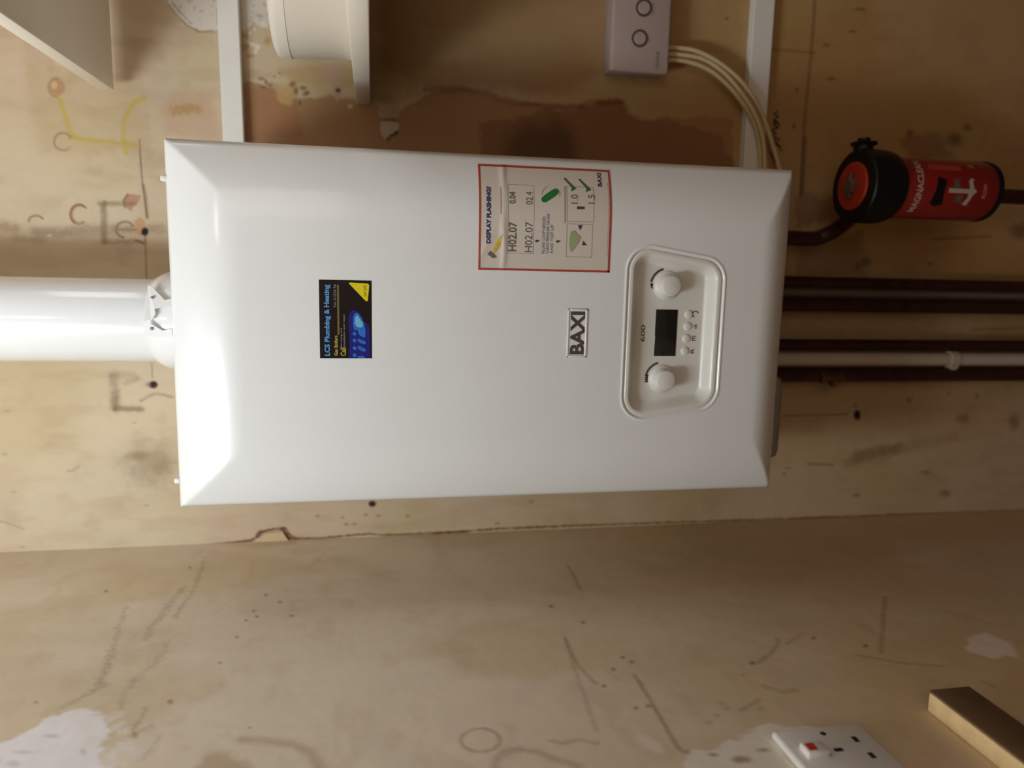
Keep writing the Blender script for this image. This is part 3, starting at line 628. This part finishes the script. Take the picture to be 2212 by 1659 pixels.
def P3(u, v): return TX0 + (TX1 - TX0) * (1 - (v - 215) / 1240.0), TZ1 - (TZ1 - TZ0) * (u - 245) / 820.0     # u across, v down the close-up of the sticker
SF = lambda x, z: shell(x, z) + .0003
def T3(mb, body, u0, v0, u1, v1, bold=0.0):
    a_, b_ = P3(u0, v1), P3(u1, v0); return text_on(mb, body, a_[0], b_[0], b_[1], a_[1], SF, .0003, bold)
T3(MB(), 'LCS Plumbing & Heating', 318, 290, 425, 1415, .035).build('company_name', m_lb, it)
q = MB(); T3(q, 'Tel: 01234 56', 470, 285, 510, 650); T3(q, 'Installation and repair', 612, 745, 650, 1275); T3(q, 'Servicing and', 568, 975, 602, 1275); q.build('grey_text', m_lg, it)
q = MB(); a_, b_ = P3(525, 1080), P3(555, 290); quad_on(q, a_[0], b_[0], b_[1], a_[1], SF, .0002, 12, 3); q.build('olive_rule', m_ol, it)
q = MB(); T3(q, 'Gas Boilers', 468, 1090, 525, 1415, .03); T3(q, 'Call', 568, 1285, 655, 1415, .03); q.build('yellow_text', mat('sticker text yellow', (172, 156, 62), .4), it)
def fan3(mb, pts, off=.0003):
    Q_ = [P3(*p) for p in pts]; return mb.add([(x, -float(SF(np.array(x), np.array(z))) - off, z) for x, z in Q_], [tuple(range(len(Q_)))])
fan3(MB(), [(700, 1450), (715, 1200), (700, 950), (705, 780), (735, 700), (790, 685), (850, 710), (900, 780), (945, 880), (985, 890), (1020, 930), (1035, 1030), (1040, 1450)], .0002).build('flame_glow', m_b1, it)
q = MB(); fan3(q, [(790, 1000), (770, 900), (775, 800), (800, 730), (850, 730), (905, 800), (945, 900), (965, 1000), (960, 1120), (930, 1120), (870, 1080), (840, 1000)], .0004)
for v in (1160, 1280, 1400):
    fan3(q, [(835, v), (850, v - 28), (900, v - 10), (960, v + 20), (972, v + 55), (940, v + 70), (870, v + 40)] if v < 1400 else [(835, 1450), (850, 1420), (920, 1410), (960, 1450)], .0004)
for v in (1055, 1165, 1285, 1400): fan3(q, [(760, v), (785, v - 30), (815, v - 10), (820, v + 20), (795, v + 38), (768, v + 20)], .0004)
q.build('flames', m_b2, it)
fan3(MB(), [(800, 900), (805, 800), (840, 760), (880, 820), (925, 890), (930, 950), (880, 960), (830, 950)], .0006).build('flame_heart', m_b3, it)
q = MB(); fan3(q, [(706, 262), (730, 250), (1010, 262), (1030, 285), (1005, 535), (985, 545), (965, 530)], .0003); tri = q.build('yellow_triangle', m_y2, it)
T3(MB(), 'GAS SAFE', 940, 290, 985, 470).build('triangle_text', m_blk, it)

# ------------------------------------------------------------------ flue
m_flue = mat('white flue paint', (236, 236, 236), .2, coat=.7, var=.008)
FX, FY = 0.0, -.132
flue = thing('flue_pipe', (FX, FY, BH), 'thick glossy white flue pipe leaving the boiler at the end opposite the dials', 'flue pipe')
MB().lathe((FX, FY, .36), (0, 0, 1), [(.0498, 0), (.0498, .83)], 96).build('pipe', m_flue, flue, auto=40)
MB().lathe((FX, FY, .3475), (0, 0, 1), [(.064, 0), (.0635, .004), (.0592, .006), (.0586, .033), (.0573, .038), (.0515, .049), (.0503, .050)], 96).build('collar', m_flue, flue, auto=30)
q = MB()
def band(pts):
    V = []
    for r_ in (.0622, .0636):
        for px, py in pts:
            p = at(px, py, FY - .055); az = math.asin(max(-1, min(1, p[0] / .0625))); V.append((FX + r_ * math.sin(az), FY - r_ * math.cos(az), p[2]))
    n_ = len(pts); q.add(V, [tuple(range(n_)), tuple(range(2 * n_ - 1, n_ - 1, -1))] + [(i, i + n_, (i + 1) % n_ + n_, (i + 1) % n_) for i in range(n_)])
band([(315, 617), (337, 632), (357, 649), (375, 645), (375, 660), (337, 667), (340, 678), (331, 690), (316, 692)])
band([(316, 692), (335, 701), (355, 713), (375, 708), (375, 726), (317, 726)])
q.build('clamp_band', m_flue, flue)
for px, py in ((327, 644), (330, 709)):
    p = at(px, py, FY - .0595); az = math.asin(p[0] / .0625); n_ = (math.sin(az), -math.cos(az), 0)
    MB().lathe((FX + .0633 * n_[0], FY + .0633 * n_[1], p[2]), n_, [(.0018, 0), (.0018, .0008)], 14).build('screw', mat('screw steel', (150, 150, 150), .4, .6), flue)

# ------------------------------------------------------------------ pipes under the boiler
m_pipe = mat('dark oxidised copper pipe', (66, 34, 30), .42, .35, var=.25, nscale=60)
m_wpipe = mat('grey-white overflow plastic', (196, 184, 168), .45, var=.03)
m_gpipe = mat('dull grey pipe', (120, 108, 98), .6, var=.08)
def pipe(name, px, py, r, label, m, y=-.03, grp=None, ztop=-.3455):
    p = at(px, py, y)
    q_ = MB().lathe((p[0], y, ztop), (0, 0, -1), [(r, 0), (r, 1.2 + ztop + .0)], 32)
    o = q_.build(name, m, loc=(p[0], y, ZF), auto=40); return props(o, label, 'pipe', grp)
G = 'pipes running down from the boiler'
pipe('water_pipe', 1900, 612, .0085, 'dark thin pipe under the boiler, nearest the red filter', m_pipe, -.03, G)
pipe('water_pipe', 1900, 660, .0112, 'dark pipe under the boiler, second from the red filter', m_pipe, -.03, G)
pipe('water_pipe', 1900, 745, .0088, 'dark pipe beside the white overflow pipe, on the side facing the red filter', m_pipe, -.03, G)
pipe('water_pipe', 1900, 809, .0118, 'thick dark pipe with a brass valve, farthest of the dark pipes from the red filter', m_pipe, -.03, G)
pipe('grey_pipe', 1960, 636, .0068, 'dull grey pipe tucked between the two dark pipes nearest the filter', m_gpipe, -.011, G)
p = at(1950, 776, -.036)
ov = thing('overflow_pipe', (p[0], -.036, ZF), 'pale grey-white plastic overflow pipe among the dark pipes, held by a clip', 'pipe', G)
MB().lathe((p[0], -.036, -.3455), (0, 0, -1), [(.0103, 0), (.0103, .8545)], 32).build('pipe', m_wpipe, ov, auto=40)
c = at(2056, 780, -.036)
q = MB().lathe((p[0], -.036, c[2] + .009), (0, 0, -1), [(.0106, 0), (.0132, .001), (.0132, .015), (.0106, .016)], 32)
q.box(p[0] - .008, p[0] + .008, -.030, -.001, c[2] - .006, c[2] + .008, .001)
e = at(2058, 797, -.036); q.lathe((p[0] - .010, -.037, c[2] - .002), (0, -1, 0), [(.0075, -.006), (.0075, .004), (.006, .006)], 20)
q.build('pipe_clip', m_wpipe, ov, auto=40)
# small brass valve on the thick pipe
p = at(1785, 826, -.036); vb = thing('brass_valve', (p[0], -.036, p[2]), 'small tarnished brass valve at the edge of the thick dark pipe', 'valve')
m_brass = mat('tarnished brass', (110, 92, 52), .4, .8, var=.2)
MB().lathe((p[0] + .008, -.038, p[2] + .012), (0, 0, -1), [(.008, 0), (.010, .002), (.010, .012), (.0075, .014), (.0075, .030), (.009, .031), (.009, .038)], 6, False).build('body', m_brass, vb)
MB().lathe((p[0], -.040, p[2] - .004), (-.3, -1, 0), [(.004, 0), (.004, .010), (.0025, .012)], 12).build('drain_screw', m_brass, vb)

# ------------------------------------------------------------------ magnetic filter
FXc, FYc = .195, -.140
m_bk = mat('black filter plastic', (12, 11, 12), .45, var=.1, spec=.3); m_or = mat('orange red ring', (190, 54, 32), .45); m_can = mat('red canister', (126, 20, 16), .35, coat=.3)
flt = thing('boiler_filter', (FXc, FYc, -.717), 'red canister water filter with a black cap and orange ring, on its dark pipe', 'filter')
L0 = -.512
MB().lathe((FXc, FYc, L0), (0, 0, -1), [(.0475, 0), (.0495, .002), (.0500, .006), (.0500, .030), (.0490, .040), (.0465, .048), (.0410, .055)], 64).build('cap', m_bk, flt, auto=35)
MB().lathe((FXc, FYc, L0 + .0028), (0, 0, -1), [(.0315, 0), (.0325, .001), (.0325, .003)], 56).build('top_ring', m_or, flt, auto=40)
q = MB().lathe((FXc, FYc, L0 + .010), (0, 0, -1), [(.0105, 0), (.0125, .0015), (.0135, .008)], 8, False)
q.box(FXc - .0165, FXc + .0165, FYc - .004, FYc + .004, L0 + .003, L0 + .008, .001).build('bleed_screw', mat('dull metal screw', (120, 100, 86), .45, .5, var=.15), flt)
q = MB().lathe((FXc + .042, FYc, L0 - .010), (1, 0, .0), [(.013, 0), (.013, .012), (.0085, .013), (.0085, .022)], 20)
q.box(FXc + .054, FXc + .060, FYc - .012, FYc + .012, L0 - .024, L0 + .003, .002).build('side_knob', m_bk, flt, auto=40)
MB().lathe((FXc, FYc, L0 - .054), (0, 0, -1), [(.0400, 0), (.0413, .002), (.0413, .136), (.0400, .143)], 64).build('canister', m_can, flt, auto=35)
MB().lathe((FXc, FYc, L0 - .195), (0, 0, -1), [(.0416, 0), (.0420, .001), (.0410, .008), (.030, .016), (.012, .019)], 64).build('bottom_cap', m_bk, flt, auto=40)
def wrapc(mb, V, F, az0, zc, rad=.0416):                # flat shape (metres) wrapped round the canister
    mb.add([(FXc + rad * math.sin(az0 + v[0] / rad), FYc - rad * math.cos(az0 + v[0] / rad), zc + v[1]) for v in V], F); return mb
def wtext(body, az0, zc, wd, ht, bold=0.0):
    V, F = textmesh(body, 1, bold); mn = V.min(0); ex = V.max(0) - mn
    V = np.stack([((V[:, 0] - mn[0]) / ex[0] - .5) * wd, ((V[:, 1] - mn[1]) / ex[1] - .5) * ht], -1); return V, F
m_fw = mat('label white', (176, 158, 146), .5); azf = -.12
q = MB(); V, F = wtext('MAGNACLEAN', azf, 0, .078, .010, .03); wrapc(q, V, F, azf + .12, L0 - .072); q.build('label_lettering', m_fw, flt)
def shape(pts):
    bm = bmesh.new(); f = bm.faces.new([bm.verts.new((a_, b_, 0)) for a_, b_ in pts])
    bmesh.ops.triangulate(bm, faces=[f])
    for _ in range(3): bmesh.ops.subdivide_edges(bm, edges=[e for e in bm.edges if e.calc_length() > .003], cuts=1, use_grid_fill=True)
    bmesh.ops.triangulate(bm, faces=bm.faces[:]); bm.verts.index_update()
    V_ = [(v.co.x, v.co.y) for v in bm.verts]; F_ = [tuple(v.index for v in q_.verts) for q_ in bm.faces]; bm.free(); return V_, F_
q = MB(); V, F = shape([(-.003, -.026), (.003, -.026), (.003, .006), (-.003, .006)]); wrapc(q, V, F, azf, L0 - .122)
V, F = shape([(-.018, -.020), (-.020, -.028), (-.010, -.031), (-.004, -.033), (0, -.038), (.004, -.033), (.013, -.030), (.016, -.033), (.018, -.028), (.014, -.024), (.002, -.026), (-.009, -.025)]); wrapc(q, V, F, azf, L0 - .122, .0417)
q.build('white_arrow', m_fw, flt)
q = MB(); V, F = wtext('FLOW', 0, 0, .020, .006, .03); wrapc(q, V, F, azf + .03, L0 - .172); q.build('small_lettering', mat('label faded pink', (176, 120, 110), .5), flt)
q = MB(); V, F = shape([(-.020, -.010), (-.004, -.006), (.014, -.009), (.018, .004), (.004, .006), (-.018, .010), (-.023, .002)]); wrapc(q, V, F, azf, L0 - .103, .0416); q.build('black_emblem', m_bk, flt)
q = MB(); V, F = shape([(.002, -.006), (.015, -.004), (.016, .004), (.002, .006)]); wrapc(q, V, F, azf, L0 - .128, .0415)
V, F = shape([(-.018, -.008), (-.006, -.009), (-.005, .002), (-.014, .004)]); wrapc(q, V, F, azf, L0 - .132, .0415); q.build('grey_emblem', mat('label grey', (96, 76, 70), .5), flt)
q = MB(); V, F = shape([(-.005, -.005), (.005, -.005), (0, .006)]); wrapc(q, V, F, azf + .92, L0 - .155); q.build('warning_triangle', mat('label amber', (170, 120, 30), .5), flt)
q = MB(); V, F = shape([(-.004, -.05), (.006, -.05), (.006, .0), (-.004, .0)]); wrapc(q, V, F, azf + .78, L0 - .088, .0415); q.build('label_stripe', mat('label pale red', (168, 60, 52), .5), flt)
# pipework feeding the filter
p1 = at(1730, 515, -.05); q = MB()
q.tube([(p1[0], -.05, -.3455), (p1[0], -.05, -.47), (p1[0], -.05, -.512), (p1[0] + .004, -.052, -.527), (p1[0] + .012, -.062, -.539), (p1[0] + .022, -.078, -.544), (p1[0] + .032, -.095, -.545)], .0112, 20)
props(q.build('bent_pipe', m_pipe, loc=(p1[0], -.05, -.6), auto=50), 'dark pipe bending from the boiler into the black filter cap', 'pipe')
q = MB().lathe((.199, -.075, -.57), (0, 0, -1), [(.0112, 0), (.0112, .63)], 28).tube([(.199, -.075, -.578), (.199, -.10, -.578)], .012, 16)
props(q.build('filter_outlet_pipe', m_pipe, loc=(.199, -.075, ZF), auto=40), 'dark pipe leaving the closed end of the red filter canister', 'pipe')

# ------------------------------------------------------------------ trunking, control box, cables
m_trk = mat('white trunking plastic', (238, 235, 230), .4, var=.01)
def trunk(za, zb, x0, x1, h0, h1, dz, label):
    V = []; 
    c0 = (x0, za); c1 = (x1, zb); d_ = .016
    t_ = thing('cable_trunking', (x0, 0, za), label, 'cable trunking', 'white mini trunking')
    q_ = MB()
    def sec(x, z, h, y0_, y1_): return [(x, y0_, z - h / 2), (x, y1_, z - h / 2), (x, y1_, z + h / 2), (x, y0_, z + h / 2)]
    V = sec(x0, za, h0, -.0003, -.012) + sec(x1, zb, h1, -.0003, -.012); Fx = [(0, 1, 2, 3), (7, 6, 5, 4), (0, 4, 5, 1), (1, 5, 6, 2), (2, 6, 7, 3), (3, 7, 4, 0)]
    q_.add(V, Fx); q_.build('base', m_trk, t_)
    q2 = MB(); h = h0 + .0012; V = []
    prof = [(-.004, -h / 2), (-.0155, -h / 2), (-.0165, -h / 2 + .001), (-.0165, h / 2 - .001), (-.0155, h / 2), (-.004, h / 2)]
    for x, z in ((x0, za), (x1, zb)): V += [(x, y, z + dz_) for y, dz_ in prof]
    n_ = len(prof); q2.add(V, [(i, (i + 1) % n_, (i + 1) % n_ + n_, i + n_) for i in range(n_)] + [tuple(range(n_)), tuple(range(2 * n_ - 1, n_ - 1, -1))]); q2.build('lid', m_trk, t_)
trunk(.3215, .3345, .15, 1.3, .0255, .0255, 0, 'white cable trunking meeting the boiler near its flue end, beside the tub')
trunk(-.4255, -.4285, .12, 1.3, .031, .031, 0, 'dimly lit white cable trunking crossed by the beige cables')
m_box = mat('pale lilac box plastic', (184, 164, 158), .45, var=.015); m_ringd = mat('dark ring print', (92, 78, 74), .5)
cbx = thing('heating_control_box', (.42, 0, -.23), 'pale lilac-white wall control box with two ringed buttons', 'control box')
BX0, BX1, BZ0, BZ1 = .3495, .495, -.2735, -.187
MB().box(BX0 + .003, BX1, -.034, -.0004, BZ0 + .002, BZ1 - .002, .002).build('base', m_box, cbx)
MB().box(BX0, BX1, -.041, -.030, BZ0, BZ1, .004, 3).build('cover', m_box, cbx)
for bx, by in ((1391, 17), (1382, 83)):
    p = at(bx, by, -.0415)
    r_ = MB().lathe((p[0], -.0408, p[2]), (0, -1, 0), [(.0118, 0), (.0118, .0012), (.0088, .0012), (.0088, .0004)], 40).build('button_ring', m_ringd, cbx, auto=30)
    MB().lathe((p[0], -.0408, p[2]), (0, -1, 0), [(.0086, 0), (.0086, .0024), (.0078, .0032)], 40).build('button', m_box, r_, auto=30)
    e = at(bx + 20, by + 2, -.0415); text_on(MB(), 'ADV' if by > 50 else 'HEATING', e[0] - (.004 if by > 50 else .008), e[0] + (.004 if by > 50 else .008), e[2] - .0015, e[2] + .0018, lambda x, z: np.full(np.shape(x), .041), .0004).build('button_caption', mat('faint print', (150, 134, 130), .5), cbx)
a = at(1420, 148, -.0415); b = at(1426, 112, -.0415); text_on(MB(), 'CENTAURSTAT'[:7], a[0], b[0], a[2] - .0025, a[2] + .0028, lambda x, z: np.full(np.shape(x), .041), .0004).build('lettering', mat('soft dark print', (112, 100, 96), .5), cbx)
m_cab = mat('beige cable sheath', (214, 190, 146), .5, var=.03)
def cable(pts, label, r=.0033, y=-.022):
    P = []
    for px, py, yy in pts: p = at(px, py, yy); P.append((p[0], p[1], p[2]))
    q_ = MB().tube(P, r, 14); props(q_.build('cable', m_cab, loc=P[0]), label, 'cable', 'beige cables looping from the control box')
cable([(1432, 103, -.020), (1470, 104, -.022), (1510, 112, -.025), (1560, 140, -.028), (1605, 180, -.030), (1640, 232, -.030), (1662, 290, -.028), (1680, 350, -.026), (1700, 430, -.03)], 'beige cable, the outermost of the loop, over the trunking')
cable([(1432, 118, -.020), (1470, 118, -.023), (1520, 128, -.026), (1565, 158, -.029), (1605, 205, -.032), (1632, 250, -.034), (1648, 300, -.033), (1652, 358, -.031), (1652, 430, -.031)], 'beige cable in the middle of the loop')
cable([(1432, 130, -.019), (1480, 132, -.022), (1530, 150, -.025), (1570, 182, -.027), (1602, 220, -.028), (1628, 262, -.026), (1640, 310, -.024), (1643, 358, -.022), (1640, 430, -.022)], 'beige cable, the innermost of the loop')

# ------------------------------------------------------------------ shelves and tub
m_shelf = mat('cream melamine board', (232, 222, 206), .4, coat=.2, var=.01)
def shelf(z0, z1, yfr, label, yb=-.002):
    t_ = thing('shelf', (.6, 0, z0), label, 'shelf', 'white wall shelves right of the boiler')
    cx0 = at(248, 195, yb)[0] if yb < -.01 else .291
    MB().box(cx0, 1.25, yfr, yb, z0, z1, .0012).build('board', m_shelf, t_)
    q_ = MB().box(1.0, 1.02, yfr + .06, -.0015, z0 - .02, z0 - .0003, .001).box(1.0, 1.02, -.02, -.0015, z0 - .12, z0 - .02, .001)
    q_.build('bracket', mat('bracket metal', (190, 188, 182), .4, .5), t_)
sz = at(248, 195, -.028)[2] + .0008
shelf(sz, sz + .0180, -.34, 'white shelf board in the photo corner nearest the flue, grey underside showing', -.028)
shelf(.1430, .1625, -.43, 'white shelf board seen edge-on at eye level, holding the tub')
m_tub = mat('off-white tub plastic', (222, 212, 198), .4, var=.01)
def rrect(cx, cy, hx, hy, r, n=8):
    out = []
    for qx, qy, a0 in ((1, 1, 0), (-1, 1, 90), (-1, -1, 180), (1, -1, 270)):
        for i in range(n + 1):
            a = math.radians(a0 + 90 * i / n); out.append((cx + qx * (hx - r) + r * math.cos(a), cy + qy * (hy - r) + r * math.sin(a)))
    return out
def loft(mb, cx, cy, secs):
    V = []; m_ = None
    for z, hx, hy, r in secs:
        R_ = rrect(cx, cy, hx, hy, r); m_ = len(R_); V += [(x, y, z) for x, y in R_]
    F = [(j * m_ + i, j * m_ + (i + 1) % m_, (j + 1) * m_ + (i + 1) % m_, (j + 1) * m_ + i) for j in range(len(secs) - 1) for i in range(m_)]
    F += [tuple(range(m_ - 1, -1, -1)), tuple((len(secs) - 1) * m_ + i for i in range(m_))]; return mb.add(V, F, True)
tub = thing('storage_tub', (.394, -.175, .1625), 'round off-white plastic tub standing on the eye-level shelf', 'tub')
MB().lathe((.394, -.175, .1627), (0, 0, 1), [(.086, 0), (.0875, .002), (.0895, .066), (.0900, .068)], 72).build('body', m_tub, tub, auto=50)
MB().lathe((.394, -.175, .2308), (0, 0, 1), [(.0905, 0), (.0907, .010), (.0890, .0150), (.0840, .0175), (.06, .0182)], 72).build('lid', m_tub, tub, auto=60)
q = MB().lathe((.432, -.20, .1425), (0, 0, -1), [(.030, 0), (.030, .004), (.022, .012), (.010, .014)], 28)
props(q.build('shelf_fixing', mat('dull grey plastic fixing', (170, 158, 146), .5), loc=(.432, -.2, .13), auto=40), 'small rounded grey fixing under the eye-level shelf', 'fixing')

# ------------------------------------------------------------------ left wall: double socket and batten
m_sock = mat('white socket plastic', (222, 216, 208), .35, coat=.25, var=.01)
sk = thing('double_socket', (XL, -.622, -.243), 'white switched socket with a red-marked rocker on the left wall', 'socket')
MB().box(XL + .0003, XL + .008, -.695, -.549, -.287, -.201, .0035, 3).build('face_plate', m_sock, sk)
for yc in (-.583, -.661):
    s_ = MB().box(XL + .006, XL + .0135, yc - .0075, yc + .0075, -.232, -.212, .0012).build('rocker', m_sock, sk)
    MB().box(XL + .0132, XL + .0139, yc - .0045, yc + .0045, -.2225, -.2145).build('red_mark', mat('rocker red', (190, 52, 42), .45), s_)
    for dy, zz, w_, h_ in ((0, -.2445, .004, .008), (-.011, -.268, .0072, .0045), (.011, -.268, .0072, .0045)):
        MB().box(XL + .0066, XL + .00835, yc + dy - w_ / 2, yc + dy + w_ / 2, zz - h_ / 2, zz + h_ / 2).build('pin_slot', mat('dark slot', (28, 22, 18), .8), sk)
for yc in (-.5605, -.6835):
    MB().lathe((XL + .0070, yc, -.2445), (1, 0, 0), [(.0026, 0), (.0026, .0013)], 16).build('screw_hole', mat('dark slot', (28, 22, 18), .8), sk)
m_bat = mat('sawn pine', (230, 198, 146), .6, var=.08, nscale=90); m_bat2 = mat('dark timber', (104, 78, 50), .7, var=.15, nscale=50)
bt = thing('timber_batten', (XL, -.8, -.41), 'pale sawn timber batten with a dark face on the left wall', 'batten')
MB().box(XL + .0003, XL + .0185, -1.05, -.532, -.416, -.372, .0008).build('pine_core', m_bat, bt)
MB().box(XL + .0183, XL + .0205, -1.05, -.530, -.4165, -.3735, .0006).build('dark_face', m_bat2, bt)  # front face in a darker brown than the core
bpy.context.view_layer.update()
